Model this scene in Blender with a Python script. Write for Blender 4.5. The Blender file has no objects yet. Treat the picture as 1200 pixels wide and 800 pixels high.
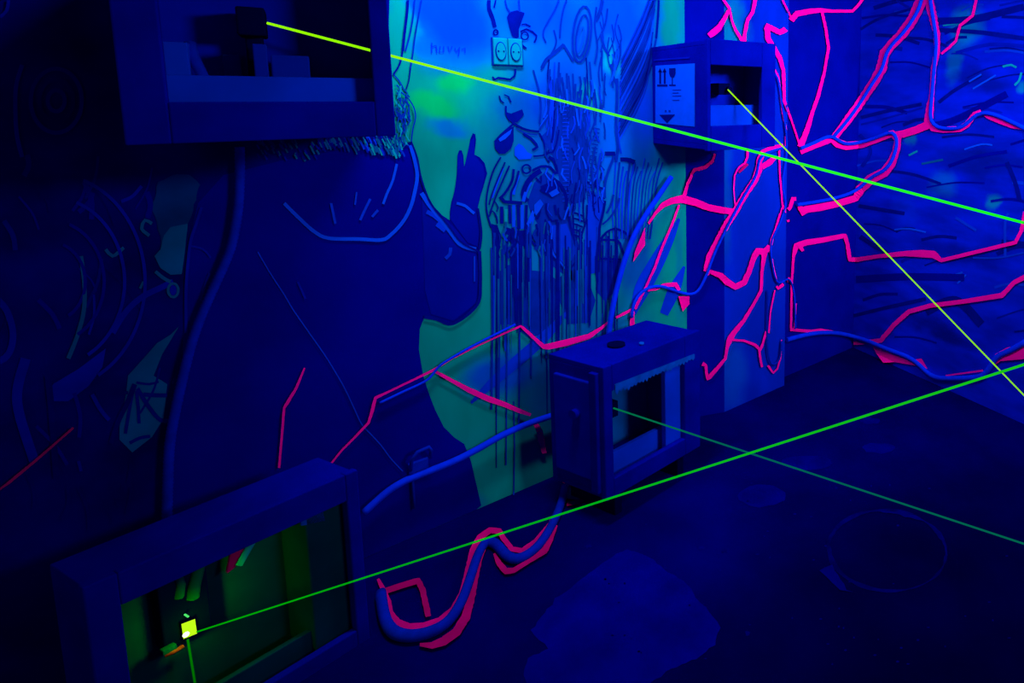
import bpy, bmesh, math, random
from mathutils import Vector, Matrix
from mathutils.geometry import tessellate_polygon
random.seed(7)
C = bpy.context.scene.collection
V = Vector
# ------------------------------------------------------------------ camera
W, H = 1200, 800
F, PX, PY = 640.0, 850.0, 182.0
YAW, PIT = math.radians(37.9), math.radians(6.0)
CAM = V((0, 0, 1.5))
fw = V((math.sin(YAW)*math.cos(PIT), math.cos(YAW)*math.cos(PIT), -math.sin(PIT)))
rt = V((math.cos(YAW), -math.sin(YAW), 0))
up = rt.cross(fw)
cd = bpy.data.cameras.new('camera'); cam = bpy.data.objects.new('camera', cd); C.objects.link(cam)
cam.matrix_world = Matrix(((rt.x, up.x, -fw.x, CAM.x), (rt.y, up.y, -fw.y, CAM.y), (rt.z, up.z, -fw.z, CAM.z), (0, 0, 0, 1)))
cd.sensor_width = 36; cd.lens = 36*F/W
cd.shift_x = -(PX-W/2)/W; cd.shift_y = -(H/2-PY)/W
cd.clip_start = .02
bpy.context.scene.camera = cam

def ray(px, py): return fw + rt*((px-PX)/F) + up*((PY-py)/F)
def hit(px, py, P, n):
    r = ray(px, py); d = r.dot(n)
    t = (P-CAM).dot(n)/d
    return CAM + r*t
def at_depth(px, py, z): return CAM + ray(px, py)*z
def on_floor(px, py, z=0.0): return hit(px, py, V((0, 0, z)), V((0, 0, 1)))

# ------------------------------------------------------------------ room planes (metres)
YW = 2.12      # left wall
XF = 2.62      # far wall
pa = on_floor(848, 482); pb = on_floor(920, 452)
YP = (pa.y+pb.y)/2      # front of the pilaster
YW = max(on_floor(565, 594).y, YP+.04)
XP0, XP1 = pa.x, pb.x
XC = hit(805, 400, V((0, YW, 0)), V((0, 1, 0))).x  # where the bevel meets the wall
XF = (on_floor(995, 405).x + on_floor(1090, 447).x)/2
CEIL = 2.75
n_l = V((0, -1, 0)); n_f = V((-1, 0, 0))
bev = V((XP0-XC, YP-YW, 0)); n_b = V((bev.y, -bev.x, 0)).normalized()
if n_b.y > 0: n_b = -n_b
def cast(px, py, off=0.0):
    """first room surface seen through a point of the view; off = distance kept in front of it"""
    best = None
    for sid, P, n in (('wall', V((0, YW, 0)), n_l), ('front', V((0, YP, 0)), n_l), ('bevel', V((XC, YW, 0)), n_b),
                      ('far', V((XF, 0, 0)), n_f), ('floor', V((0, 0, 0)), V((0, 0, 1)))):
        r = ray(px, py); d = r.dot(n)
        if d >= -1e-6: continue
        t = (P-CAM).dot(n)/d; Q = CAM+r*t
        if sid == 'wall' and (XC < Q.x < XP1 or Q.x > XF+.01 or Q.z < -.01): continue
        if sid == 'front' and not (XP0-1e-4 <= Q.x <= XP1): continue
        if sid == 'bevel' and not (XC <= Q.x <= XP0): continue
        if sid == 'far' and (Q.y > YW or Q.z < -.01): continue
        if sid == 'floor' and (Q.y > YW or Q.x > XF): continue
        if best is None or t < best[0]: best = (t, sid, P, n)
    if best is None: return None
    t, sid, P, n = best
    return hit(px, py, P+n*off, n), n, sid

# ------------------------------------------------------------------ materials
def ramp_noise(nt, col, amount, scale, detail=4):
    N, L = nt.nodes, nt.links
    tc = N.new('ShaderNodeTexCoord'); no = N.new('ShaderNodeTexNoise'); no.inputs['Scale'].default_value = scale; no.inputs['Detail'].default_value = detail
    L.new(tc.outputs['Object'], no.inputs['Vector'])
    mr = N.new('ShaderNodeMapRange'); mr.inputs[1].default_value = .3; mr.inputs[2].default_value = .7
    mr.inputs[3].default_value = 1-amount; mr.inputs[4].default_value = 1+amount*.4
    L.new(no.outputs['Fac'], mr.inputs[0])
    vm = N.new('ShaderNodeVectorMath'); vm.operation = 'SCALE'; vm.inputs[0].default_value = col
    L.new(mr.outputs[0], vm.inputs['Scale'])
    return vm.outputs[0]
def mat(name, col, amount=.2, scale=9, rough=.85, spec=0.0):
    m = bpy.data.materials.new(name); m.use_nodes = True
    b = m.node_tree.nodes['Principled BSDF']
    b.inputs['Roughness'].default_value = rough
    b.inputs['Specular IOR Level'].default_value = spec
    m.node_tree.links.new(ramp_noise(m.node_tree, col, amount, scale), b.inputs['Base Color'])
    return m
def emit(name, col, strength=1.0):
    m = bpy.data.materials.new(name); m.use_nodes = True
    nt = m.node_tree; nt.nodes.remove(nt.nodes['Principled BSDF'])
    e = nt.nodes.new('ShaderNodeEmission'); e.inputs[0].default_value = (*col, 1); e.inputs[1].default_value = strength
    nt.links.new(e.outputs[0], nt.nodes['Material Output'].inputs[0])
    return m
def spray_mat(name, base, blobs, noise=.35, nscale=3.0, streak=None):
    """sprayed wall paint and floor light falloff: a base colour with soft patches; blobs = (centre, radii along x,y,z, colour, strength)"""
    m = bpy.data.materials.new(name); m.use_nodes = True
    nt = m.node_tree; N, L = nt.nodes, nt.links
    b = N['Principled BSDF']; b.inputs['Roughness'].default_value = .9; b.inputs['Specular IOR Level'].default_value = 0
    g = N.new('ShaderNodeNewGeometry')
    no = N.new('ShaderNodeTexNoise'); no.inputs['Scale'].default_value = 5; no.inputs['Detail'].default_value = 4
    L.new(g.outputs['Position'], no.inputs['Vector'])
    sh = N.new('ShaderNodeVectorMath'); sh.operation = 'SUBTRACT'; sh.inputs[1].default_value = (.5, .5, .5)
    L.new(no.outputs['Color'], sh.inputs[0])
    sc = N.new('ShaderNodeVectorMath'); sc.operation = 'MULTIPLY_ADD'; sc.inputs[1].default_value = (.16, .16, .16)
    L.new(sh.outputs[0], sc.inputs[0]); L.new(g.outputs['Position'], sc.inputs[2])
    cur = None
    for (c, rad, col, s) in blobs:
        d = N.new('ShaderNodeVectorMath'); d.operation = 'SUBTRACT'; d.inputs[1].default_value = c; L.new(sc.outputs[0], d.inputs[0])
        q = N.new('ShaderNodeVectorMath'); q.operation = 'DIVIDE'; q.inputs[1].default_value = rad; L.new(d.outputs[0], q.inputs[0])
        l = N.new('ShaderNodeVectorMath'); l.operation = 'LENGTH'; L.new(q.outputs[0], l.inputs[0])
        r = N.new('ShaderNodeMapRange'); r.interpolation_type = 'SMOOTHSTEP'
        r.inputs[1].default_value = .35; r.inputs[2].default_value = 1.15; r.inputs[3].default_value = s; r.inputs[4].default_value = 0
        L.new(l.outputs['Value'], r.inputs[0])
        mx = N.new('ShaderNodeMix'); mx.data_type = 'RGBA'
        L.new(r.outputs[0], mx.inputs[0])
        if cur is None: mx.inputs[6].default_value = (*base, 1)
        else: L.new(cur, mx.inputs[6])
        mx.inputs[7].default_value = (*col, 1)
        cur = mx.outputs[2]
    n2 = N.new('ShaderNodeTexNoise'); n2.inputs['Scale'].default_value = nscale; n2.inputs['Detail'].default_value = 6
    mp = N.new('ShaderNodeMapping'); mp.inputs['Scale'].default_value = streak or (1, 1, 1)
    L.new(g.outputs['Position'], mp.inputs[0]); L.new(mp.outputs[0], n2.inputs['Vector'])
    r2 = N.new('ShaderNodeMapRange'); r2.inputs[1].default_value = .35; r2.inputs[2].default_value = .65
    r2.inputs[3].default_value = 1-noise; r2.inputs[4].default_value = 1+noise*.3
    L.new(n2.outputs['Fac'], r2.inputs[0])
    vm = N.new('ShaderNodeVectorMath'); vm.operation = 'SCALE'
    L.new(cur, vm.inputs[0]); L.new(r2.outputs[0], vm.inputs['Scale'])
    L.new(vm.outputs[0], b.inputs['Base Color'])
    return m

M = {
 'navy':   mat('navy_mural_paint', (.0, .0015, .30), .22, 4),
 'sleeve': mat('sleeve_mural_paint', (.0, .006, .36), .2, 5),
 'ink':    mat('dark_ink_mural_paint', (.0, .006, .27), .2, 20),
 'ink2':   mat('thin_ink_mural_paint', (.0, .03, .42), .2, 20),
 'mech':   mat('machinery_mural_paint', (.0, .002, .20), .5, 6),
 'mech2':  mat('machinery_highlight_paint', (.0, .01, .45), .3, 8),
 'mechteal': mat('machinery_teal_paint', (.0, .14, .30), .3, 8),
 'mechfaint': mat('faint_teal_paint', (.0, .05, .22), .4, 8),
 'blue':   mat('blue_highlight_paint', (.0, .085, .92), .15, 9),
 'bluedim': mat('blue_wash_paint', (.0, .045, .75), .25, 6),
 'teal':   mat('teal_mural_paint', (.0, .42, .46), .25, 9),
 'tealdim': mat('dim_teal_mural_paint', (.0, .12, .36), .3, 9),
 'pink':   mat('fluorescent_pink_paint', (.86, .0, .40), .12, 12),
 'pinkmid': mat('mid_pink_paint', (.62, .0, .24), .3, 12),  # pink one step duller
 'pinkdim': mat('dull_pink_paint', (.42, .0, .16), .3, 12),  # dullest of the pinks
 'black':  mat('black_wall_paint', (.0, .003, .33), .2, 6),
 'pilaster': None,
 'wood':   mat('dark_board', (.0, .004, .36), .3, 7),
 'woodlit': mat('lit_board', (.0, .05, .75), .2, 7),  # lit copy of the boards, inner brightness put into the colour
 'inside': mat('dark_box_lining', (.0, .010, .50), .2, 7),
 'glassy': mat('dull_teal_lining', (.0, .14, .5), .3, 7),
 'lowlining': mat('shaded_green_lining', (.0, .055, .07), .3, 7),  # darker lining for the nearest box, its shade put into the colour
 'module': mat('blue_plastic', (.0, .02, .42), .1, 9),
 'blackplastic': mat('black_plastic', (.0, .002, .05), .1, 9),
 'cable':  mat('blue_cable_sheath', (.0, .04, 1.0), .15, 30),
 'cabledim': mat('dull_blue_hose', (.0, .02, .50), .2, 30),
 'label':  mat('white_label_paper', (.0, .11, .98), .06, 30),
 'print':  mat('label_print', (.0, .006, .22), .05, 30),
 'tape':   mat('pale_tape', (.0, .11, .62), .35, 25),
 'outlet': mat('glowing_white_plastic', (.0, .36, .46), .1, 20),
 'stain':  mat('pale_floor_stain', (.0, .001, .27), .3, 9),
 'stain2': mat('faint_floor_stain', (.0, .001, .2), .3, 12),
 'stain3': mat('ghost_floor_stain', (.0, .001, .15), .5, 14),
 'red':    mat('red_plastic', (.8, .03, .01), .1, 20),
}

# ------------------------------------------------------------------ mesh helpers
class Col:
    """collects faces for one mesh object with several paints"""
    def __init__(s): s.bm = bmesh.new(); s.mats = []
    def mi(s, k):
        if k not in s.mats: s.mats.append(k)
        return s.mats.index(k)
    def face(s, pts, k):
        vs = [s.bm.verts.new(p) for p in pts]
        if len(pts) <= 4:
            s.bm.faces.new(vs).material_index = s.mi(k); return
        for t in tessellate_polygon([[V(p) for p in pts]]):
            try: s.bm.faces.new([vs[i] for i in t]).material_index = s.mi(k)
            except ValueError: pass
    def build(s, name, parent=None, smooth=False):
        pass
        pass
        me = bpy.data.meshes.new(name); s.bm.to_mesh(me); s.bm.free()
        for k in s.mats: me.materials.append(M[k] if isinstance(k, str) else k)
        if smooth:
            for p in me.polygons: p.use_smooth = True
        o = bpy.data.objects.new(name, me); C.objects.link(o)
        if parent is not None: o.parent = parent
        return o
    def box(s, lo, hi, k, bevel=0.0, T=None):
        x0, y0, z0 = lo; x1, y1, z1 = hi
        c = [V(p) for p in ((x0,y0,z0),(x1,y0,z0),(x1,y1,z0),(x0,y1,z0),(x0,y0,z1),(x1,y0,z1),(x1,y1,z1),(x0,y1,z1))]
        b = bmesh.new(); vs = [b.verts.new(p) for p in c]
        for f in ((3,2,1,0),(4,5,6,7),(0,1,5,4),(1,2,6,5),(2,3,7,6),(3,0,4,7)): b.faces.new([vs[i] for i in f])
        if bevel: bmesh.ops.bevel(b, geom=list(b.edges), offset=bevel, segments=2, affect='EDGES', profile=.5)
        mi = s.mi(k); mp = {}
        for v in b.verts: mp[v] = s.bm.verts.new(T @ v.co if T else v.co)
        for f in b.faces:
            g = s.bm.faces.new([mp[v] for v in f.verts]); g.material_index = mi
        b.free()
    def tube(s, path, r, k, seg=10, ribs=0.0, cap=True):
        n = len(path); mi = s.mi(k); rings = []
        prev = None
        for i, p in enumerate(path):
            t = (path[min(i+1, n-1)]-path[max(i-1, 0)]).normalized()
            a = prev if prev is not None else (V((0, 0, 1)) if abs(t.z) < .9 else V((1, 0, 0)))
            a = (a - t*a.dot(t)).normalized(); b = t.cross(a); prev = a
            rr = r*(1+ribs*(1 if i % 2 else -1))
            rings.append([s.bm.verts.new(p+(a*math.cos(6.28318*j/seg)+b*math.sin(6.28318*j/seg))*rr) for j in range(seg)])
        for A, B in zip(rings, rings[1:]):
            for j in range(seg):
                f = s.bm.faces.new((A[j], A[(j+1) % seg], B[(j+1) % seg], B[j])); f.material_index = mi; f.smooth = True
        if cap:
            for R in (list(reversed(rings[0])), rings[-1]):
                f = s.bm.faces.new(R); f.material_index = mi
    def cyl(s, p, q, r, k, seg=16): s.tube([V(p), V(q)], r, k, seg)

def smooth_path(pts, step, dim=2):
    """Catmull-Rom through the points, resampled"""
    P = [tuple(map(float, p)) for p in pts]
    if len(P) < 3: Q = P
    out = []
    for i in range(len(P)-1):
        p0, p1, p2, p3 = P[max(i-1, 0)], P[i], P[i+1], P[min(i+2, len(P)-1)]
        L = math.dist(p1[:dim], p2[:dim]); n = max(1, int(L/step))
        for j in range(n):
            t = j/n
            out.append(tuple(.5*((2*b)+(c-a)*t+(2*a-5*b+4*c-d)*t*t+(3*b-a-3*c+d)*t**3) for a, b, c, d in zip(p0, p1, p2, p3)))
    out.append(P[-1]); return out
def lin_path(pts, step):
    out = []
    for a, b in zip(pts, pts[1:]):
        n = max(1, int(math.dist(a[:2], b[:2])/step))
        for j in range(n): out.append(tuple(x+(y-x)*j/n for x, y in zip(a, b)))
    out.append(tuple(pts[-1])); return out

EPS = .0012
def ribbon(col, pts, w, k, layer=2, smooth=True, rough=0.0, only=None, step=4, wk=1.0):
    """a painted stroke: pts are (x, y[, width]) seen through the camera and laid on the surface behind them"""
    P = [(p[0], p[1], (p[2] if len(p) > 2 else w)) for p in pts]
    S = smooth_path(P, step) if smooth else lin_path(P, step)
    n = len(S); L, R = [], []
    for i, (x, y, ww) in enumerate(S):
        a, b = S[max(i-1, 0)], S[min(i+1, n-1)]
        tx, ty = b[0]-a[0], b[1]-a[1]; l = math.hypot(tx, ty) or 1
        nx, ny = -ty/l, tx/l
        h = max(.35, ww*wk/2)
        L.append(cast(x+nx*h*(1+rough*random.uniform(-1, 1)), y+ny*h, EPS*(layer+.012*i))); R.append(cast(x-nx*h*(1+rough*random.uniform(-1, 1)), y-ny*h, EPS*(layer+.012*i)))
    vl = None
    for i in range(n-1):
        q = (L[i], R[i], R[i+1], L[i+1])
        if any(v is None for v in q) or (len({v[2] for v in q}) > 1 and max((a[0]-b[0]).length for a in q for b in q) > .11): vl = None; continue
        if only and q[0][2] not in only: vl = None; continue
        if vl is None: vl = (col.bm.verts.new(L[i][0]), col.bm.verts.new(R[i][0]))
        vn = (col.bm.verts.new(L[i+1][0]), col.bm.verts.new(R[i+1][0]))
        try:
            f = col.bm.faces.new((vl[0], vl[1], vn[1], vn[0])); f.material_index = col.mi(k)
        except ValueError: pass
        vl = vn
def patch(col, pts, k, layer=1, jitter=0.0, smooth=False, plane=None):
    S = smooth_path(list(pts)+[pts[0]], 5)[:-1] if smooth else lin_path(list(pts)+[pts[0]], 6 if jitter else 400)[:-1]
    Q = []
    for p in S:
        x, y = p[0]+random.uniform(-jitter, jitter), p[1]+random.uniform(-jitter, jitter)
        if plane:
            n = plane[1]; q = hit(x, y, plane[0]+n*EPS*layer, n); q.z = max(q.z, .001); Q.append(q)
        else:
            c = cast(x, y, EPS*layer)
            if c: Q.append(c[0])
    if len(Q) > 2: col.face(Q, k)
def blobp(cx, cy, rx, ry, rot=0, n=18, a0=0, a1=360):
    r = math.radians(rot); o = []
    for i in range(n):
        a = math.radians(a0+(a1-a0)*i/(n-1 if a1-a0 < 360 else n))
        x, y = rx*math.cos(a), ry*math.sin(a)
        o.append((cx+x*math.cos(r)-y*math.sin(r), cy+x*math.sin(r)+y*math.cos(r)))
    return o
WALL = (V((0, YW, 0)), n_l); FAR = (V((XF, 0, 0)), n_f)

def tag(o, label=None, cat=None, group=None, kind=None):
    for k, v in (('label', label), ('category', cat), ('group', group), ('kind', kind)):
        if v: o[k] = v
    return o
def empty(name, loc, rot=None):
    o = bpy.data.objects.new(name, None); C.objects.link(o); o.empty_display_size = .1
    o.location = loc
    if rot: o.rotation_euler = rot
    return o

# ------------------------------------------------------------------ the room
def wpt(px, py, pl=WALL): return tuple(hit(px, py, *pl))
BL, TE, GR = (.0, .08, .98), (.0, .46, .29), (.0, .74, .15)
def wb(px, py, rx, rz, col, s=1.0): return (wpt(px, py), (rx, 1, rz), col, s)
wall_paint = spray_mat('sprayed_mural_wall_paint', (.0, .40, .27), [
    wb(705, 90, .50, .80, (.0, .13, .70), 1.0),
    wb(640, 260, .25, .45, (.0, .10, .66), .6),
    wb(690, 430, .34, .35, (.0, .055, .55), .75),
    wb(590, 440, .15, .12, (.0, .06, .70), .85),
    wb(530, 20, .20, .22, BL, 1.0), wb(520, 118, .20, .09, (.0, .6, .3), .6),
    wb(625, 12, .16, .16, BL, 1.0),
    wb(728, 18, .14, .16, BL, .9),
    wb(760, 140, .12, .16, BL, .75),
    wb(470, 40, .045, .22, TE, .9),
    wb(500, 125, .10, .05, GR, .95),
    wb(535, 103, .075, .045, GR, .95),
    wb(585, 95, .08, .09, TE, .6),
    wb(530, 145, .09, .04, (.0, .17, .75), .7),
    wb(715, 68, .035, .09, (.0, .55, .60), .8),
    wb(786, 20, .06, .25, (.0, .33, .24), .9),
    wb(797, 320, .035, .30, (.0, .28, .36), .8),
    wb(745, 300, .12, .25, (.0, .035, .48), .75),
    wb(655, 125, .13, .2, (.0, .045, .55), .75), wb(612, 130, .08, .12, (.0, .10, .55), .6), wb(690, 110, .035, .07, (.0, .45, .5), .7), wb(668, 170, .12, .12, (.0, .04, .5), .6), wb(725, 220, .05, .12, (.0, .2, .6), .6), wb(600, 200, .03, .10, (.0, .35, .45), .5),
    wb(530, 240, .10, .14, (.0, .52, .36), .8),
    wb(620, 555, .16, .14, (.0, .62, .40), .8),
    wb(560, 590, .06, .05, (.0, .22, .40), .6),
  ], .22, 4, (1.5, 1.5, .5))
M['wall_paint'] = wall_paint
M['pilaster'] = spray_mat('pilaster_mural_paint', (.0, .025, .60), [
    ((XP0, YP, 1.05), (.06, 1, .35), (.0, .10, .48), .7),
    ((XP0+.06, YP, .18), (.12, 1, .2), (.0, .10, .55), .6),
    ((XP0+.05, YP, 1.75), (.10, 1, .25), (.0, .25, .42), .9)], .2, 4, (1.5, 1.5, .6))
def fb(px, py, ry, rz, col, s=1.0): return (wpt(px, py, FAR), (1, ry, rz), col, s)
M['far_paint'] = spray_mat('far_wall_mural_paint', (.0, .016, .72), [
    fb(1130, 30, .10, .12, (.0, .30, .46), .7), fb(1120, 75, .05, .12, (.0, .20, .50), .7),
    fb(1110, 215, .09, .07, (.0, .14, .60), .7), fb(1068, 165, .04, .05, (.0, .22, .50), .8),
    fb(1165, 232, .045, .04, (.0, .26, .46), .9), fb(1199, 100, .03, .04, (.0, .25, .60), .9),
    fb(1060, 250, .10, .10, (.0, .03, .75), .6), fb(1150, 190, .3, .09, (.0, .01, .32), .8),
    fb(1150, 90, .16, .05, (.0, .01, .36), .8), fb(1120, 300, .25, .06, (.0, .008, .38), .8),
    fb(1020, 60, .10, .2, (.0, .015, .62), .6), fb(1100, 385, .3, .06, (.0, .006, .28), .8),
  ], .3, 5, (1.5, .9, 2.6))
M['floor_paint'] = spray_mat('worn_floor_light_falloff', (.0, .0004, .125), [
    (tuple(on_floor(1130, 760)), (1.0, .7, 1), (.0, .0003, .05), .85),  # darker near this corner: light falloff put into the floor colour
    (tuple(on_floor(800, 620)), (.35, .3, 1), (.0, .001, .2), .7)], .3, 3.5)

XB, YB = -1.6, -1.9
c = Col()
c.box((XB, YB, -.1), (XF+.12, YW+.12, 0), 'floor_paint')
floor = tag(c.build('floor'), kind='structure')
c = Col(); c.box((XB, YW, 0), (XF+.12, YW+.12, CEIL), 'wall_paint'); wall_left = tag(c.build('wall_left'), kind='structure')
c = Col(); c.box((XF, YB, 0), (XF+.12, YW, CEIL), 'far_paint'); wall_far = tag(c.build('wall_far'), kind='structure')
c = Col(); c.box((XB, YB, CEIL), (XF+.12, YW+.12, CEIL+.1), 'black'); ceiling = tag(c.build('ceiling'), kind='structure')
# pilaster: painted front board with a dark bevelled left flank
c = Col()
foot = [(XC, YW), (XP0, YP), (XP1, YP), (XP1, YW)]
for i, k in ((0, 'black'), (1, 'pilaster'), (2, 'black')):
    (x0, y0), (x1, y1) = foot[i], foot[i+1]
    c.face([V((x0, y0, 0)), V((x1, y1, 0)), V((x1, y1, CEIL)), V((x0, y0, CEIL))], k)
pil = tag(c.build('trim_1'), kind='structure')
OWN = {'wall': wall_left, 'front': pil, 'bevel': pil, 'far': wall_far, 'floor': floor}

# dark painted strip of the left wall between pilaster and corner
c = Col()
c.face([V((x, YW-EPS, z)) for x, z in ((XP1, .0), (XF, .0), (XF, CEIL), (XP1, CEIL))], 'black')
c.build('dark_corner_paint', wall_left)

# ------------------------------------------------------------------ mural: hooded jacket with raised hand
J = Col()
patch(J, [(482,166),(489,185),(493,207),(498,225),(507,240),(518,252),(527,258),(527,248),(529,236),(533,222),(535,205),(536,182),(538,176),(541,176),(543,182),(544,195),
          (547,185),(551,163),(554,156),(557,157),(558,164),(556,181),(562,184),(568,191),(571,203),(567,217),(563,230),(560,243),(561,252),(563,270),(562,300),(563,330),(560,350),(556,362),(531,380),(515,375),(497,372),
          (492,385),(491,410),(496,440),(503,462),(510,480),(520,500),(532,512),(544,520),(552,540),(557,562),(564,592),(560,620),(480,690),(200,1000),(205,480),(214,420),(216,340),(222,280),(232,238),(262,205),(330,188),(420,172)], 'navy', 1, plane=WALL)
patch(J, [(494,226),(507,242),(522,256),(535,270),(548,286),(558,292),(561,320),(558,355),(531,376),(505,368),(498,340),(496,280)], 'sleeve', 2)
patch(J, [(536,182),(541,178),(544,196),(551,165),(556,160),(556,181),(566,194),(568,205),(560,240),(562,268),(560,289),(548,284),(536,268),(527,256),(530,236),(536,205)], 'sleeve', 2)
for pts, w, k in [
  ([(333,238),(350,255),(368,271),(385,279),(420,280),(447,281),(458,275),(472,260),(481,243),(486,225),(489,206),(486,188),(481,170)], 4.2, 'blue'),
  ([(465,192),(460,212),(453,228),(449,239)], 3, 'blue'), ([(434,233),(427,247),(422,258)], 3, 'bluedim'), ([(443,246),(436,254)], 3, 'bluedim'),
  ([(388,238),(393,262)], 3, 'bluedim'), ([(418,225),(416,240)], 2, 'bluedim'),
  ([(494,226),(503,240),(516,256),(528,272),(538,285),(548,290),(558,292)], 5, 'blue'),
  ([(500,248),(508,252),(520,262)], 5, 'bluedim'), ([(528,290),(527,298),(522,303)], 4, 'bluedim'), ([(512,262),(522,270)], 6, 'bluedim'),
  ([(535,238),(545,241),(552,247),(556,250)], 3.2, 'blue'), ([(556,300),(556,330)], 2, 'bluedim'),
  ([(302,295),(318,322),(333,345),(343,362),(352,375),(366,395),(380,415),(392,434),(404,455),(414,476),(424,497),(434,508),(446,521),(458,537),(472,552)], 1.6, 'bluedim'),
  ([(349,330),(358,350)], 2.5, 'mech2'), ([(236,243),(230,262),(224,280),(221,300),(218,340),(218,390)], 3.5, 'mech2'), ([(222,288),(238,292),(247,302)], 2.5, 'mech2'),
  ([(246,320),(240,335),(235,352)], 3, 'mech2')]:
    ribbon(J, pts, w, k, 4)
ribbon(J, [(482,166),(489,185),(494,210),(505,238),(524,262),(540,283),(560,294)], 2.2, 'ink', 5)
ribbon(J, [(562,294),(563,330),(559,357),(531,379),(512,374),(497,371)], 4, 'ink', 5)
ribbon(J, [(560,244),(564,272),(562,292)], 3, 'ink', 5)
# fur trim of the hood: many short strokes
for i in range(150):
    t = i/150; x = 372+105*random.random(); y = 158+20*random.random()*(.5+.5*(x-372)/105)
    k = random.choice(['tealdim', 'teal', 'ink', 'bluedim', 'tealdim', 'mech2']) if x > 405 else random.choice(['tealdim', 'mech2', 'navy'])
    L = random.uniform(5, 10)
    ribbon(J, [(x, y), (x+L*.35, y+L*.6), (x+L*.5, y+L)], random.uniform(1.2, 2.6), k, 5+i % 3)
for i in range(60):
    x = 300+75*random.random(); y = 162+22*random.random()
    ribbon(J, [(x, y), (x+3, y+5)], 2, random.choice(['mech2', 'navy', 'mechteal']), 5+i % 3)
for i in range(90):
    t = random.random(); x = 462+24*random.random(); y = 98+68*t
    if x > 470+14*math.sin(t*3.1): continue
    ribbon(J, [(x, y), (x+random.uniform(-2, 5), y+5), (x+random.uniform(-3, 5), y+11)], random.uniform(1, 2.2), random.choice(['tealdim', 'teal', 'ink2', 'ink2', 'mechteal']), 5+i % 3)
ribbon(J, [(470,108),(478,115),(485,126),(487,138),(484,150),(482,166)], 1.6, 'ink2', 8)
J.build('painted_jacket_figure', wall_left)

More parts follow.
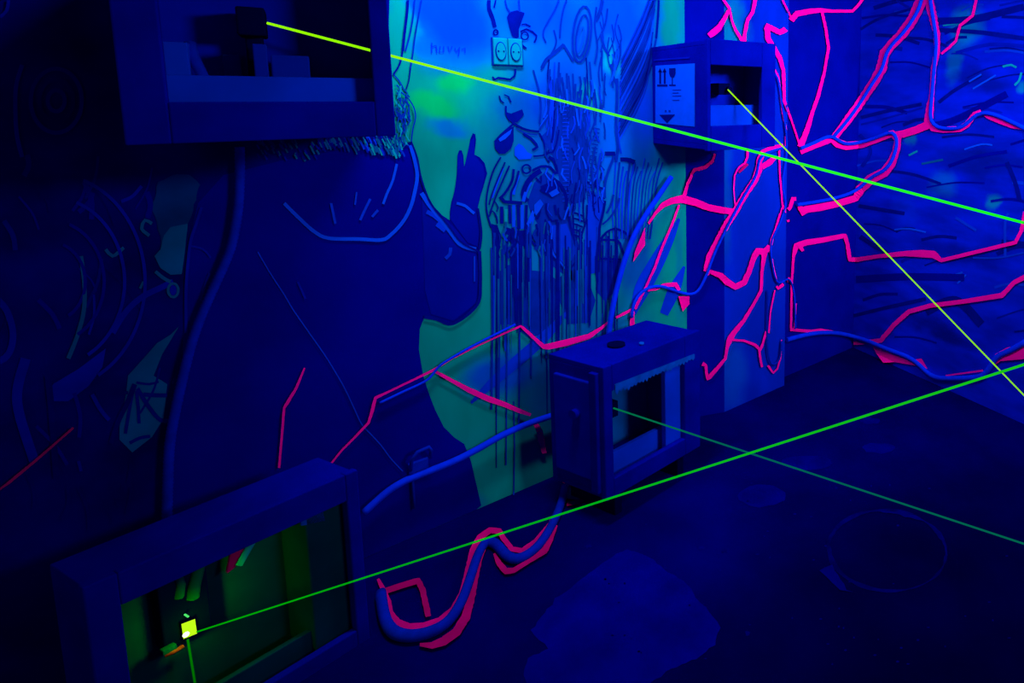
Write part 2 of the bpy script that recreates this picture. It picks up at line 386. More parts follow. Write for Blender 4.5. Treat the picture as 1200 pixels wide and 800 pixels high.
# ------------------------------------------------------------------ mural: cyborg face, harness and dripping lines
A = Col()
for pts, w, k in [
  ([(478,0),(477,15),(474,40),(472,60)], 3.2, 'ink'), ([(472,60),(468,76),(461,87)], 2.2, 'ink'), ([(486,0),(484,20),(480,42),(475,60)], 2, 'ink2'), ([(494,0),(490,22),(486,45),(484,62),(481,80)], 1.8, 'ink2'),
  ([(481,80),(479,95),(475,107)], 1.6, 'ink'), ([(461,87),(468,95),(474,106),(480,114)], 1.6, 'ink2'),
  ([(573,0),(573,10),(577,20),(580,32)], 4.5, 'ink'), ([(581,0),(579,9)], 2, 'ink'), ([(592,0),(594,9),(598,15)], 2, 'ink2'), ([(608,0),(609,14)], 2, 'ink2'),
  ([(611,29),(616,28),(622,31)], 1.6, 'ink'), ([(610,37),(617,34),(624,37),(629,42),(626,50)], 2.2, 'ink'), ([(609,46),(612,53),(617,57)], 2.4, 'ink'),
  ([(655,0),(650,12),(643,24),(637,36),(637,44),(640,50)], 2, 'ink2'), ([(664,0),(660,12),(657,30),(656,45)], 2.2, 'ink2'),
  ([(649,35),(652,48),(648,60),(640,72),(634,82)], 2, 'ink2'), ([(661,52),(650,62),(640,70),(635,80)], 4, 'ink2'), ([(660,52),(665,60),(672,72)], 3, 'ink2'),
  ([(577,90),(580,93),(584,91),(591,92),(598,93),(603,89),(604,81)], 2.4, 'ink'), ([(586,98),(592,100)], 1.5, 'ink2'),
  ([(585,112),(587,118),(591,121)], 1.6, 'ink'), ([(591,111),(596,113),(599,120)], 1.6, 'ink'), ([(593,124),(593,133),(598,142)], 2.2, 'ink'),
  ([(603,145),(612,150),(622,153),(632,154)], 2.4, 'ink'), ([(605,150),(616,156),(630,158)], 1.5, 'ink2'), ([(632,152),(638,143),(646,132),(655,120)], 2, 'ink2'), ([(633,148),(641,136),(650,126)], 1.6, 'blue'),
  ([(625,82),(632,108),(634,128),(632,145)], 2.0, 'ink2'), ([(640,110),(641,125),(637,138)], 2.5, 'blue'),
  # neck ribs and collar
  ([(603,144),(595,151),(587,158),(581,165)], 2.6, 'ink'), ([(632,156),(637,165),(639,175),(641,180),(648,178),(652,168),(655,152)], 2, 'ink'),
  ([(613,157),(622,162),(630,172),(624,176)], 3, 'ink'), ([(625,183),(636,182),(645,178)], 2, 'ink'), ([(648,186),(652,196),(653,204)], 3, 'ink'), ([(643,184),(649,187)], 4, 'ink'),
  ([(587,184),(579,198),(573,216),(570,235),(571,250),(576,267)], 2, 'ink'), ([(592,190),(584,208),(577,226),(573,240)], 1.8, 'ink'), ([(597,194),(589,212),(582,228),(574,250)], 2, 'ink'),
  ([(602,198),(600,212),(592,226),(585,233)], 3, 'ink'), ([(608,200),(604,215),(599,226),(599,238)], 2.5, 'ink'), ([(586,230),(591,236),(602,237),(612,238)], 4, 'ink'),
  ([(590,196),(584,212),(577,232)], 2, 'blue'), ([(608,205),(603,220),(602,228)], 3.4, 'blue'), ([(622,213),(616,226),(613,236)], 4, 'blue'),
  ([(618,236),(613,228),(618,214),(626,205),(634,200)], 6, 'ink'), ([(624,200),(634,195),(645,196),(651,204)], 3, 'ink'), ([(628,208),(634,214),(634,206)], 2, 'ink'),
  ([(634,220),(641,217),(652,212),(660,222),(664,234),(663,246)], 4, 'ink'), ([(640,238),(641,250),(647,259),(654,258)], 2.4, 'ink'), ([(650,240),(652,252)], 3, 'ink'),
  ([(597,240),(598,262)], 3.5, 'ink'), ([(607,240),(608,268)], 4, 'ink'), ([(588,242),(588,262)], 4, 'ink'), ([(617,240),(616,268)], 3.5, 'ink'), ([(623,246),(630,256),(634,240)], 2.5, 'ink'),
  ([(573,254),(577,247),(582,254),(583,262)], 1.8, 'ink'), ([(580,236),(584,243),(582,248)], 1.4, 'ink'),
  # bolt and arm
  ([(645,262),(645,295),(655,308),(664,318),(672,310),(679,300)], 2, 'ink'), ([(647,265),(647,294),(656,306),(663,315)], 2, 'blue'), ([(664,240),(668,262),(674,285),(680,303),(686,326)], 2.6, 'ink'),
  ([(688,240),(687,258),(682,275),(680,300)], 2, 'ink'), ([(690,225),(699,230),(709,232)], 2.4, 'ink'), ([(688,213),(697,218),(707,221)], 2.6, 'ink'),
  ([(709,235),(707,248),(703,265),(702,280),(699,305),(700,330)], 3, 'ink'), ([(698,300),(698,320)], 1.5, 'ink'), ([(708,181),(700,200),(692,212)], 2.2, 'ink2'), ([(721,180),(714,198),(709,215),(709,232)], 3, 'ink2'),
  ([(709,180),(721,180)], 5, 'ink'), ([(727,187),(735,187),(744,190)], 5, 'ink'), ([(744,190),(743,200),(738,215),(736,240),(737,275)], 1.8, 'ink2'),
  ([(704,280),(711,272),(720,268),(730,271),(738,277)], 2.8, 'ink'), ([(704,281),(724,282),(728,290),(732,300)], 2.8, 'ink'), ([(704,303),(728,304)], 3, 'ink'), ([(704,282),(703,303)], 2, 'ink'),
  ([(719,228),(716,240),(711,250)], 2.6, 'ink2'), ([(726,232),(721,246),(712,258),(706,263)], 2.4, 'ink2'),
  ([(723,92),(723,118),(722,150),(724,172),(722,190)], 3.2, 'ink2'), ([(727,95),(727,130),(725,160),(728,180)], 2, 'bluedim'), ([(716,75),(719,90),(723,100)], 2.5, 'ink2'),
  ([(772,0),(771,20),(769,45)], 2.6, 'ink'), ([(766,0),(764,25),(758,50)], 2, 'ink'), ([(769,45),(764,70),(757,92),(745,115),(735,132),(728,148)], 2.2, 'ink2'),
  ([(706,0),(703,14),(698,25)], 4, 'ink2'), ([(704,40),(708,55),(714,66)], 3, 'ink2'), ([(699,8),(697,30),(700,55),(697,75)], 2.2, 'ink2'), ([(712,10),(710,25),(706,38)], 2, 'ink2'),
 ]:
    ribbon(A, pts, w, k, 3)
for cx, cy, rx, ry, rot, w, k in [(682,40,10.5,33,6,2.6,'ink2'), (682,42,6.5,25,8,2.2,'ink2'), (680,46,3,15,12,2,'blue'), (617,198,5,5,0,2,'ink'), (581,38,2.6,3,0,2,'ink'), (615,42,4.2,4.4,0,1.6,'ink')]:
    p = blobp(cx, cy, rx, ry, rot); ribbon(A, p+[p[0]], w, k, 4)
patch(A, [(594,20),(597,14),(606,12),(615,15),(611,26),(608,34),(608,44),(605,45),(600,42),(597,32)], 'ink', 3)
patch(A, [(593,131),(599,133),(612,128),(614,134),(607,143),(600,144)], 'ink', 3)
patch(A, [(579,165),(584,160),(594,152),(602,148),(602,165),(599,174),(592,180),(585,180),(580,174)], 'ink', 3)
patch(A, [(584,163),(590,158),(600,151),(598,157),(592,163),(586,166)], 'blue', 4)
patch(A, [(603,173),(608,168),(613,171),(618,178),(624,181),(622,186),(608,187),(603,182)], 'blue', 3)
patch(A, [(632,223),(651,208),(657,226),(647,232),(640,228)], 'ink', 3)
patch(A, [(643,226),(652,221),(656,226),(647,231)], 'blue', 4)
patch(A, [(626,240),(633,233),(637,239),(631,249),(626,255)], 'blue', 4)
patch(A, [(617,262),(624,246),(628,252),(622,270)], 'blue', 4)
for x, a, b in [(593,245,260), (602,240,266), (612,240,268)]: patch(A, [(x-2, a), (x+2, a), (x+2, b), (x-2, b)], 'blue' if x > 595 else 'teal', 4)
patch(A, [(618,236),(626,214),(640,200),(655,212),(664,234),(670,258),(682,300),(690,328),(672,330),(648,312),(643,270),(630,262),(622,250)], 'ink2', 1)
patch(A, [(634,160),(645,150),(656,130),(668,122),(682,140),(690,175),(688,212),(684,236),(668,240),(656,215),(652,190)], 'ink2', 1.2)
patch(A, [(655,325),(664,320),(680,312),(690,330),(698,352),(690,378),(665,380),(655,350)], 'ink2', 1)
patch(A, [(700,305),(728,306),(724,340),(708,352),(698,340)], 'ink2', 1)
patch(A, [(576,262),(583,264),(588,278),(584,300),(577,292)], 'ink', 2)
patch(A, [(590,265),(606,270),(618,270),(626,278),(616,290),(602,284),(594,282)], 'ink', 2)
patch(A, [(628,262),(640,262),(644,280),(638,298),(626,292)], 'ink2', 2)
for i in range(34):
    x = 578+66*random.random(); y = 258+34*random.random()
    ribbon(A, [(x, y), (x+random.uniform(-4, 4), y+6), (x+random.uniform(-3, 3), y+14)], random.uniform(1, 3), random.choice(['ink', 'ink2', 'tealdim', 'bluedim', 'ink']), 3+i % 3)
for i in range(46):
    x = 640+70*random.random(); y = 150+95*random.random()
    ribbon(A, [(x, y), (x+random.uniform(-3, 3), y+7), (x+random.uniform(-5, 5), y+15)], random.uniform(1, 2.4), random.choice(['ink', 'ink2', 'bluedim', 'blue', 'bluedim']), 3+i % 3)
for i in range(40):
    x = 650+60*random.random(); y = 85+60*random.random()
    ribbon(A, [(x, y), (x+random.uniform(-2, 2), y+9), (x+random.uniform(-4, 3), y+20)], random.uniform(1, 2.2), random.choice(['ink2', 'bluedim', 'blue', 'ink2']), 3+i % 3)
patch(A, [(690,227),(708,233),(705,252),(701,280),(697,320),(683,322),(684,295),(687,262)], 'bluedim', 2)
patch(A, [(647,264),(664,262),(676,294),(664,314),(649,294)], 'bluedim', 2)
patch(A, [(706,284),(722,284),(727,300),(706,301)], 'tealdim', 2)
for i in range(5): ribbon(A, [(671, 249+6.5*i), (676, 250+6.5*i), (683, 253+6.5*i)], 2.2, 'ink', 3)
for i in range(26):
    y = 118+4.6*i
    ribbon(A, [(659, y), (663, y+1.2), (668, y)], 1.7, 'ink2', 3); ribbon(A, [(659, y+2.4), (667, y+2.4)], 1.2, 'bluedim', 3)
for i in range(18):
    y = 150+4.6*i
    ribbon(A, [(696-i*.5, y), (703-i*.5, y+1.4)], 1.5, 'ink2', 3)
# loose strands of hair
for i in range(34):
    x = 636+62*random.random(); y = 66+50*random.random(); L = random.uniform(30, 80)
    ribbon(A, [(x, y), (x+random.uniform(-3, 3), y+L*.5), (x+random.uniform(-6, 3), y+L)], random.uniform(1.0, 2.4), random.choice(['ink2', 'ink2', 'bluedim', 'ink']), 2+i % 3)
for i in range(22):
    t = i/21; y0 = 165-95*t
    ribbon(A, [(725+t*3, y0), (733+5*t, y0-14-6*t), (746+7*t, y0-38-14*t), (757+7*t, y0-66-14*t), (763+8*t, max(-2, y0-105))], random.uniform(.9, 2.2), random.choice(['ink2', 'ink2', 'bluedim', 'blue', 'ink']), 2+i % 3)
for i in range(14):
    x = 722+4.2*i
    ribbon(A, [(x, 185+5*(i % 4)), (x-2-i*.4, 215), (x-4-i*.5, 245), (x-3-i*.9, 280)], random.uniform(1, 2.4), random.choice(['ink2', 'ink2', 'bluedim']), 2+i % 2)
for i in range(16):
    x = 702+26*random.random(); y = 12+60*random.random()
    ribbon(A, [(x, y), (x-4+8*random.random(), y+18), (x-6+8*random.random(), y+36)], random.uniform(1, 2), random.choice(['ink2', 'ink2', 'blue']), 2+i % 3)
for i in range(20):
    x = 668+38*random.random(); y = 170+50*random.random(); L = random.uniform(20, 60)
    ribbon(A, [(x, y), (x-4, y+L*.5), (x-3, y+L)], random.uniform(1, 2.2), random.choice(['ink', 'ink2', 'bluedim']), 2+i % 3)
# drips running down the wall
for i in range(92):
    x = 576+150*random.random(); y = 255+50*random.random(); dense = x < 660
    L = random.uniform(40, 130) if dense else random.uniform(40, 110)
    if i % 9 == 0: L *= 2.0
    w = random.uniform(1, 3.6) if dense else random.uniform(.9, 2.2)
    ribbon(A, [(x, y, w), (x+random.uniform(-.5, .5), y+L*.6, w), (x, y+L, w*.5)], w, random.choice(['ink', 'ink', 'ink2']), 2+i % 3, smooth=False)
for i in range(26):
    x = 578+125*random.random(); y = 280+60*random.random(); w = random.uniform(1, 2.4)
    ribbon(A, [(x, y, w), (x, y+random.uniform(40, 120), w*.6)], w, random.choice(['tealdim', 'bluedim', 'tealdim']), 5, smooth=False)
patch(A, [(585,318),(596,310),(615,316),(640,318),(655,330),(652,372),(640,390),(620,396),(600,380),(586,380)], 'ink2', 1)
for x, y0, y1, w in [(576,290,480,2.4), (584,300,470,3), (593,300,545,1.6), (602,470,580,1.6), (608,300,500,2), (622,300,440,2.4), (640,300,420,2.2)]:
    ribbon(A, [(x, y0), (x+1, (y0+y1)/2), (x, y1)], w, 'ink2', 3, smooth=False)
# soft light-blue brush sweeps
for pts, w in [([(664,366,3),(652,380,9),(630,402,13),(600,428,13),(575,450,10),(552,472,3)], 12), ([(796,256,3),(784,280,12),(768,310,18),(752,340,18),(742,368,6)], 18), ([(802,312,3),(790,340,14),(778,368,10)], 12)]:
    ribbon(A, pts, w, 'bluedim', 1)
# faded lettering above the face
for pts in [[(506,50),(506,62)], [(506,55),(511,53),(512,62)], [(516,54),(515,61),(520,61),(520,54)], [(525,54),(527,61),(530,54)], [(533,56),(535,61),(539,55),(537,66)], [(541,58),(545,56),(545,62)]]:
    ribbon(A, pts, 1.3, 'bluedim', 3)
A.build('painted_cyborg_face', wall_left)

# ------------------------------------------------------------------ mural: dark machinery at the left end
D = Col()
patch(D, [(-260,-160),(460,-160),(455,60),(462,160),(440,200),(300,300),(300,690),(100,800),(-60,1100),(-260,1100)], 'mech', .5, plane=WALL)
patch(D, [(178,240),(186,214),(200,205),(222,206),(234,215),(228,240),(221,262),(216,290),(190,290),(184,262)], 'mechfaint', 2, 1.5)
patch(D, [(188,292),(192,276),(200,266),(220,262),(216,300),(213,321),(200,322),(188,314),(181,300)], 'mechteal', 2.5)
patch(D, [(210,382),(200,392),(184,402),(170,418),(150,440),(148,460),(140,500),(140,515),(155,530),(178,512),(192,490),(196,450),(180,440),(190,415)], 'mechteal', 2)
patch(D, [(124,408),(92,432),(62,450),(55,470),(80,470),(104,452),(120,430)], 'mech2', 2)
for pts, w, k in [
  ([(26,76),(19,100),(18,130),(20,160),(26,184)], 5, 'mech2'), ([(-4,350),(8,364),(15,388),(13,408),(5,420),(-6,424)], 8, 'mech2'),
  ([(95,300),(99,335),(98,365),(90,395),(80,420)], 5, 'mechteal'), ([(110,345),(110,370),(104,392)], 3, 'mech2'), ([(166,218),(155,230),(142,236)], 4, 'mech2'),
  ([(203,330),(186,338),(168,347),(152,360),(140,376),(132,390)], 7, 'mech2'), ([(178,262),(170,258),(166,268),(175,276)], 4, 'mechteal'), ([(145,290),(132,300),(124,292)], 4, 'mechteal'),
  ([(182,318),(192,326),(200,330)], 4, 'mechteal'), ([(168,330),(164,338)], 3, 'mechteal'),
  ([(112,462),(130,460),(150,460)], 4, 'mech'), ([(108,462),(118,480),(128,492)], 5, 'mech2'), ([(157,452),(152,478),(147,508)], 4, 'ink'), ([(160,458),(162,478),(163,496)], 4, 'ink'),
  ([(161,455),(174,476),(188,492),(200,492)], 5, 'ink'), ([(168,462),(182,463),(196,463)], 5, 'ink'), ([(160,448),(175,450),(186,447)], 3, 'ink'), ([(152,519),(164,513),(176,511)], 4, 'ink'), ([(158,450),(150,470),(138,495),(130,520)], 6, 'mech'),
  ([(10,0),(8,12),(0,20)], 4, 'mech2'), ([(92,540),(95,552)], 4, 'mech2'), ([(56,440),(60,480),(66,560)], 8, 'mech'), ([(30,420),(20,470),(40,540)], 12, 'mech2')]:
    ribbon(D, pts, w, k, 3)
for cx, cy, r, k in [(66,118,30,'navy'), (66,118,20,'mech'), (66,118,10,'navy')]:
    p = blobp(cx, cy, r, r*1.25); ribbon(D, p+[p[0]], 5, k, 3)
for r in (40, 62, 86, 110):
    ribbon(D, blobp(60, 330, r, r*1.15, 0, 16, -70, 60), 4, random.choice(['navy', 'mech2', 'navy']), 3)
p = blobp(203, 340, 6, 8); ribbon(D, p+[p[0]], 3, 'mechteal', 4)
patch(D, blobp(203, 340, 4, 6), 'mech2', 4)
for i in range(34):
    x = random.uniform(-40, 190); y = random.uniform(180, 620); L = random.uniform(15, 60); a = random.uniform(-.9, .9)
    ribbon(D, [(x, y), (x+L*a*.5+4, y+L*.5), (x+L*a, y+L)], random.uniform(2, 7), random.choice(['mech', 'navy', 'mech', 'ink', 'navy']) if y < 520 else 'mech', 2)
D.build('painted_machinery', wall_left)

# ------------------------------------------------------------------ mural streaks on the far wall
S = Col()
for pts, w, k in [
  ([(1000,40),(1030,22),(1070,10)], 3, 'ink'), ([(1090,25),(1140,22),(1200,8)], 8, 'ink'), ([(1100,35),(1150,38),(1200,45)], 5, 'ink'), ([(1000,140),(1040,130),(1080,122)], 4, 'ink'),
  ([(1120,62),(1160,52),(1200,54)], 4, 'mech2'), ([(1105,30),(1140,25)], 1.6, 'teal'), ([(1050,0),(1070,12)], 3, 'mech2'), ([(1000,148),(1040,138),(1082,126)], 2, 'mech2'),
  ([(1175,78),(1185,76),(1191,79)], 2.4, 'teal'), ([(1197,85),(1194,95),(1189,100)], 2.4, 'teal'), ([(1120,105),(1150,87)], 2, 'blue'), ([(1140,104),(1167,88)], 2, 'blue'),
  ([(1065,182),(1075,177)], 2.2, 'teal'), ([(1080,192),(1105,187)], 2.4, 'tealdim'), ([(1130,175),(1150,169),(1163,170)], 2, 'blue'), ([(1000,150),(1020,175),(1010,195)], 4, 'mech2'),
  ([(1048,269),(1065,268),(1085,272)], 2, 'blue'), ([(1080,324),(1110,324),(1128,319)], 2.2, 'blue'), ([(1122,332),(1132,322)], 2, 'blue'), ([(1120,255),(1144,270)], 3, 'bluedim'),
  ([(992,328),(1060,324),(1130,325)], 8, 'black'), ([(992,372),(1040,360),(1085,350)], 4, 'ink'), ([(995,268),(1020,285),(1045,300)], 5, 'ink'), ([(1000,240),(1030,245),(1060,250)], 4, 'ink'), ([(1140,302),(1170,302),(1200,296)], 2, 'bluedim'),
  ([(1150,88),(1120,105),(1100,120)], 4, 'ink'), ([(1080,150),(1120,140),(1180,110)], 8, 'black'), ([(1085,365),(1120,352),(1150,380)], 10, 'ink'), ([(1180,190),(1190,215),(1195,235)], 5, 'ink'), ([(1178,300),(1178,260),(1182,250)], 3, 'bluedim')]:
    ribbon(S, pts, w, k, 2, only=('far',))
for i in range(46):
    x = random.uniform(1000, 1190); y = random.uniform(0, 395); L = random.uniform(20, 70); a = random.uniform(-.35, .25)
    ribbon(S, [(x, y), (x+L*.5, y+L*.5*a-3), (x+L, y+L*a)], random.uniform(1.5, 5), random.choice(['ink', 'ink', 'mech2', 'black', 'bluedim']), 1, only=('far',))
S.build('painted_streaks', wall_far)

# ------------------------------------------------------------------ fluorescent pink veins
def vein(pts, w=4, k='pink', layer=9, smooth=False, extra=()):
    c = Col(); ribbon(c, pts, w, k, layer, smooth, .12, step=2.5, wk=.86)
    for p in extra: ribbon(c, p, w, k, layer+1.6, smooth, .12, step=2.5, wk=.86)
    if not len(c.bm.faces): c.bm.free(); return
    q = pts[len(pts)//2]; h = cast(q[0], q[1])
    c.build('fluorescent_vein', OWN[h[2]])
def blotch(pts, k='pink', layer=9):
    c = Col(); patch(c, pts, k, layer); h = cast(*pts[0])
    c.build('fluorescent_blotch', OWN[h[2]])
# around the pilaster top
vein([(848,-30,3),(848,0,3),(855,10,4),(849,22,6),(843,32,8),(836,38,9),(831,42,7)], extra=[[(855,10,3),(858,25,3),(862,35,4),(870,48,5)]])
vein([(886,-30,4),(885,0,5),(882,14,5),(876,24,5),(873,38,5),(872,50,5)])
vein([(897,30,8),(906,34,7),(914,38,7),(921,34,8),(927,24,8),(934,16,8),(950,13,7),(962,12,6),(975,13,4),(999,13,4),(1004,8,4),(1012,-2,4)], extra=[[(917,0,2.5),(923,12,2.5),(928,22,2.5)]])
vein([(963,12,4),(968,35,4),(971,56,4),(966,85,4),(959,112,5),(952,132,5),(946,152,7),(938,172,9)])
vein([(899,32,8),(900,45,7),(907,56,7),(914,68,6),(918,82,5),(919,110,4),(919,118,4),(928,142,2.6),(938,172,2.6)])
vein([(900,75,3),(907,80,3),(912,90,3),(914,105,2.6),(917,130,2.6),(921,150,2.5),(921,172,2.5)])
# right wall
vein([(1088,-30,15),(1080,0,15),(1070,22,15),(1057,40,14),(1045,52,13),(1037,62,14),(1033,80,14),(1025,95,13),(1005,125,12),(990,145,11),(977,162,9)])
vein([(1086,-20,9),(1091,10,12),(1098,40,9),(1098,62,8),(1094,80,7),(1092,110,7),(1089,135,12),(1088,146,11),(1074,152,10),(1058,157,10),(1048,158,8)], smooth=False)
vein([(1088,140,9),(1093,150,9),(1105,152,8),(1125,151,8),(1133,146,8),(1142,134,7),(1150,131,7)])
vein([(1150,132,4),(1160,137,7),(1172,142,7),(1186,148,5),(1197,151,2)])
vein([(938,178,7),(955,170,9),(975,162,10),(982,168,12),(992,171,11),(1010,169,10),(1028,163,9),(1046,156,9),(1052,163,10),(1050,178,10),(1044,192,12),(1036,202,13),(1020,210,13),(1008,222,13),(1003,232,9),(980,239,9),(960,243,10),(940,246,9),(936,240,5)])
blotch([(935,245),(944,243),(950,247),(940,253)])
vein([(1146,-20,3.5),(1144,0,4),(1140,18,4),(1125,30,4),(1120,48,3.5),(1112,56,3.5),(1103,63,3)])
vein([(927,385,3),(928,330,3),(930,300,4),(933,288,8),(945,284,8),(965,281,7),(990,276,6),(993,285,5),(996,304,6),(1005,304,6),(1030,300,5),(1060,297,7),(1080,297,10),(1094,298,10),(1103,305,5),(1140,296,5),(1190,284,5),(1197,270,5),(1201,248,5)], extra=[[(936,285,8),(941,294,4)]])
vein([(1290,296,5),(1245,306,6),(1202,324,7),(1188,331,6),(1180,340,6),(1174,346,7),(1130,353,6),(1090,358,6),(1065,365,6),(1048,380,6),(1032,399,6),(1000,402,5)])
vein([(926,386,4),(950,388,4),(962,387,5),(985,390,3),(1000,393,2)])
blotch([(1022,405),(1032,404),(1040,410),(1070,421),(1080,420),(1087,432),(1072,428),(1048,424),(1035,425),(1027,414)])
vein([(1108,440,1.8),(1130,437,2),(1152,434,2.5)])
blotch([(1163,430),(1166,415),(1180,407),(1200,403),(1206,420),(1172,423)])
# pilaster and wall
vein([(760,262,3),(768,250,4),(777,240,7),(788,235,9),(800,233,11),(815,237,10),(830,243,9),(845,246,9),(860,248,8)], extra=[[(801,233,5),(806,215,4),(811,205,4)]])
vein([(810,205,3.5),(814,199,5),(826,196,5),(835,189,4),(838,180,3)], k='pinkdim')
vein([(796,240,3),(788,262,3),(776,290,3.5),(768,312,3.5),(757,336,3),(750,350,4),(744,362,4)])
blotch([(756,266),(756,287),(749,297),(742,307),(744,295),(750,280)])
vein([(735,299,3),(731,310,4.5),(726,325,3)]); vein([(724,328,2.5),(722,340,2.5)], k='pinkdim')
vein([(741,364,6),(741,374,6),(741,384,6)])
vein([(759,340,4),(770,338,4),(778,334,5),(792,333,6),(796,340,4)])
blotch([(795,347),(808,347),(808,356),(800,365)])
vein([(828,322,4),(832,318,5),(845,323,8),(852,330,9),(862,336,8),(872,331,8),(878,318,7),(884,300,8),(888,294,9),(896,295,9),(902,288,6)])
vein([(896,296,8),(893,318,4),(892,340,4),(884,355,4),(872,375,5),(860,390,7),(855,398,8),(852,408,4),(850,420,4),(840,432,5),(831,442,6),(829,444,4),(827,428,4),(823,426,6)])
vein([(855,398,3),(872,399,3),(885,404,4),(891,410,4),(894,402,3),(898,388,3)], extra=[[(890,410,3),(891,420,3),(893,430,3)]])
vein([(827,318,7),(831,300,7),(842,280,8),(852,262,10),(862,247,9),(873,228,9),(884,212,9),(889,200,9),(890,188,8),(894,178,7),(905,174,7),(918,171,7)])
vein([(862,245,1.6),(860,222,1.6),(861,205,2),(866,196,2.4),(873,191,3),(876,184,3),(876,173,3)])
vein([(876,192,4),(866,202,3)], k='pinkdim')
vein([(893,196,7),(902,190,8),(908,184,6)])
vein([(913,174,2.4),(914,205,2.4),(917,240,2.4),(921,248,5),(926,243,5),(929,233,6),(933,233,5)])
vein([(917,242,2),(911,262,2.2),(904,280,2.4),(902,292,2.4),(906,312,2.6),(910,330,3)], extra=[[(914,250,2),(908,270,2),(904,287,2)]])
vein([(910,335,3),(912,338,4),(926,326,5)]); vein([(922,250,5),(924,260,3)])
vein([(908,340,2),(903,365,2),(901,390,2)]); vein([(916,398,1.6),(915,418,2),(911,432,2.2),(906,437,2.4),(900,428,3)])
vein([(933,355,2),(932,370,2),(931,387,2.5)])
# long cracks on the left wall
vein([(388,543,2.5),(400,528,2.6),(418,510,3),(432,495,3.4),(436,482,4.6),(440,466,4.2),(455,459,2.8),(480,447,2.8),(507,434,3.4),(530,420,2),(560,405,2),(590,391,2.4),(610,382,3),(613,384,4),(626,396,4.5),(637,406,6),(642,406,8),(665,401,9),(690,394,7),(705,384,4),(714,376,2)])
vein([(508,434,4),(530,446,5),(550,457,7),(572,467,8),(592,474,7),(608,481,6),(622,486,4)])
vein([(628,497,6),(632,505,9),(635,518,9),(638,531,6)])
vein([(722,372,3),(732,367,4),(741,362,3)])
vein([(327,548,3.2),(330,515,3.2),(333,478,3.4),(336,473,4.4),(347,455,3.6),(357,431,2.4)])
vein([(-60,620,3),(0,573,2.6),(12,564,4),(40,541,3.6),(62,522,3),(86,501,3)], k='pinkdim')
# duller pink outline of the floor hose
vein([(443,678,4),(449,690,7),(455,705,8),(457,718,9),(466,729,10),(480,734,9),(497,732,7),(515,726,7),(530,714,7),(541,695,7),(548,670,8),(554,645,9),(562,630,9),(574,621,8),(585,622,8),(591,632,7),(600,643,7),(612,645,7),(628,634,7),(645,614,7),(655,596,6),(664,570,4)], k='pinkmid')
vein([(452,692,8),(470,686,8),(490,680,8),(495,690,8),(499,708,8),(502,722,8)], k='pinkdim')
vein([(492,755,4),(506,756,9),(520,751,12),(535,740,12),(546,722,12),(552,700,11),(557,675,9),(562,655,7),(568,642,4)], k='pinkdim')
vein([(579,648,3),(585,660,8),(593,669,9),(602,668,7),(620,657,6),(638,645,9),(645,632,7),(652,615,4)], k='pinkdim')
vein([(660,563,5),(668,568,5),(678,572,6),(686,576,4)], k='pinkdim'); vein([(664,590,6),(678,588,6),(692,580,5),(700,577,4)], k='pinkdim')
c = Col(); patch(c, [(664,568),(676,572),(688,578),(697,576),(690,584),(678,586),(664,584)], 'tealdim', 8); c.build('teal_paint_patch', floor)

# floor stains
c = Col()
patch(c, [(735,642),(760,652),(785,672),(807,685),(820,705),(832,717),(845,735),(837,757),(815,772),(780,787),(762,800),(740,812),(620,812),(613,790),(620,770),(642,760),(622,738),(650,702),(700,664)], 'stain', 1, 1.6)
for cx, cy, rx, ry in [(893,581,28,13), (945,542,30,9), (1030,525,19,6), (1020,493,12,4), (876,742,3,3), (822,642,3,2), (848,645,3,2), (690,640,4,2)]:
    patch(c, blobp(cx, cy, rx, ry), 'stain2', 1, 1.2)
p = blobp(1040, 645, 69, 47, 5, 26)
ribbon(c, [(x, y, random.uniform(1, 6)) for x, y in p]+[(p[0][0], p[0][1], 3)], 4, 'stain3', 1, rough=.4)
patch(c, [(960,668),(975,662),(992,690),(1000,694),(985,692)], 'stain2', 2, 1)
patch(c, [(1030,598),(1060,599),(1085,610),(1060,605)], 'stain2', 2, 1)
for i in range(60):
    x, y = random.uniform(700, 1190), random.uniform(560, 790)
    patch(c, blobp(x, y, random.uniform(.8, 2.2), random.uniform(.6, 1.4), 0, 8), 'stain2', 1)
c.build('worn_floor_patches', floor)

# ------------------------------------------------------------------ cables and hoses
def on_path(pts, r, extra=0.0, step=5):
    out = []
    for p in smooth_path(pts, step):
        o = p[2] if len(p) > 2 else 0
        h = cast(p[0], p[1], r+extra+o)
        if h: out.append(h[0])
    # ease the jumps where the path crosses from one surface to the next
    for _ in range(2):
        out = [out[0]]+[(a+b*2+c_)/4 for a, b, c_ in zip(out, out[1:], out[2:])]+[out[-1]]
    return out
def cable(name, pts, r, label, cat, k='cable', group=None, ribs=0.0, extra=.010, step=5):
    path = on_path(pts, r, extra, step)
    base = path[0].copy()
    c = Col(); c.tube([p-base for p in path], r, k, 10, ribs)
    o = c.build(name); o.location = base
    return tag(o, label, cat, group)
cable('cable', [(1082,-40),(1080,0),(1070,22),(1057,40),(1045,52),(1038,63),(1034,80),(1022,98),(1005,125),(990,145),(977,160)], .0095,
      'blue cable running down the thick pink vein to the fork on the far wall', 'cable')
cable('cable', [(938,174),(957,166),(975,158),(984,167),(995,169),(1015,165),(1030,160),(1046,154),(1051,163),(1049,178),(1043,192),(1036,200),(1020,208),(1008,220),(995,227),(970,234),(934,240)], .0095,
      'blue cable looping right from the dark corner strip and back below it', 'cable')
cable('cable', [(1087,-40),(1090,0),(1094,25),(1097,50),(1095,75),(1092,110),(1090,135),(1092,146),(1100,150),(1125,150),(1135,143),(1143,134),(1152,131),(1170,136),(1200,150),(1240,172),(1300,190)], .009,
      'blue cable dropping straight then bending right along the top of the far wall', 'cable')
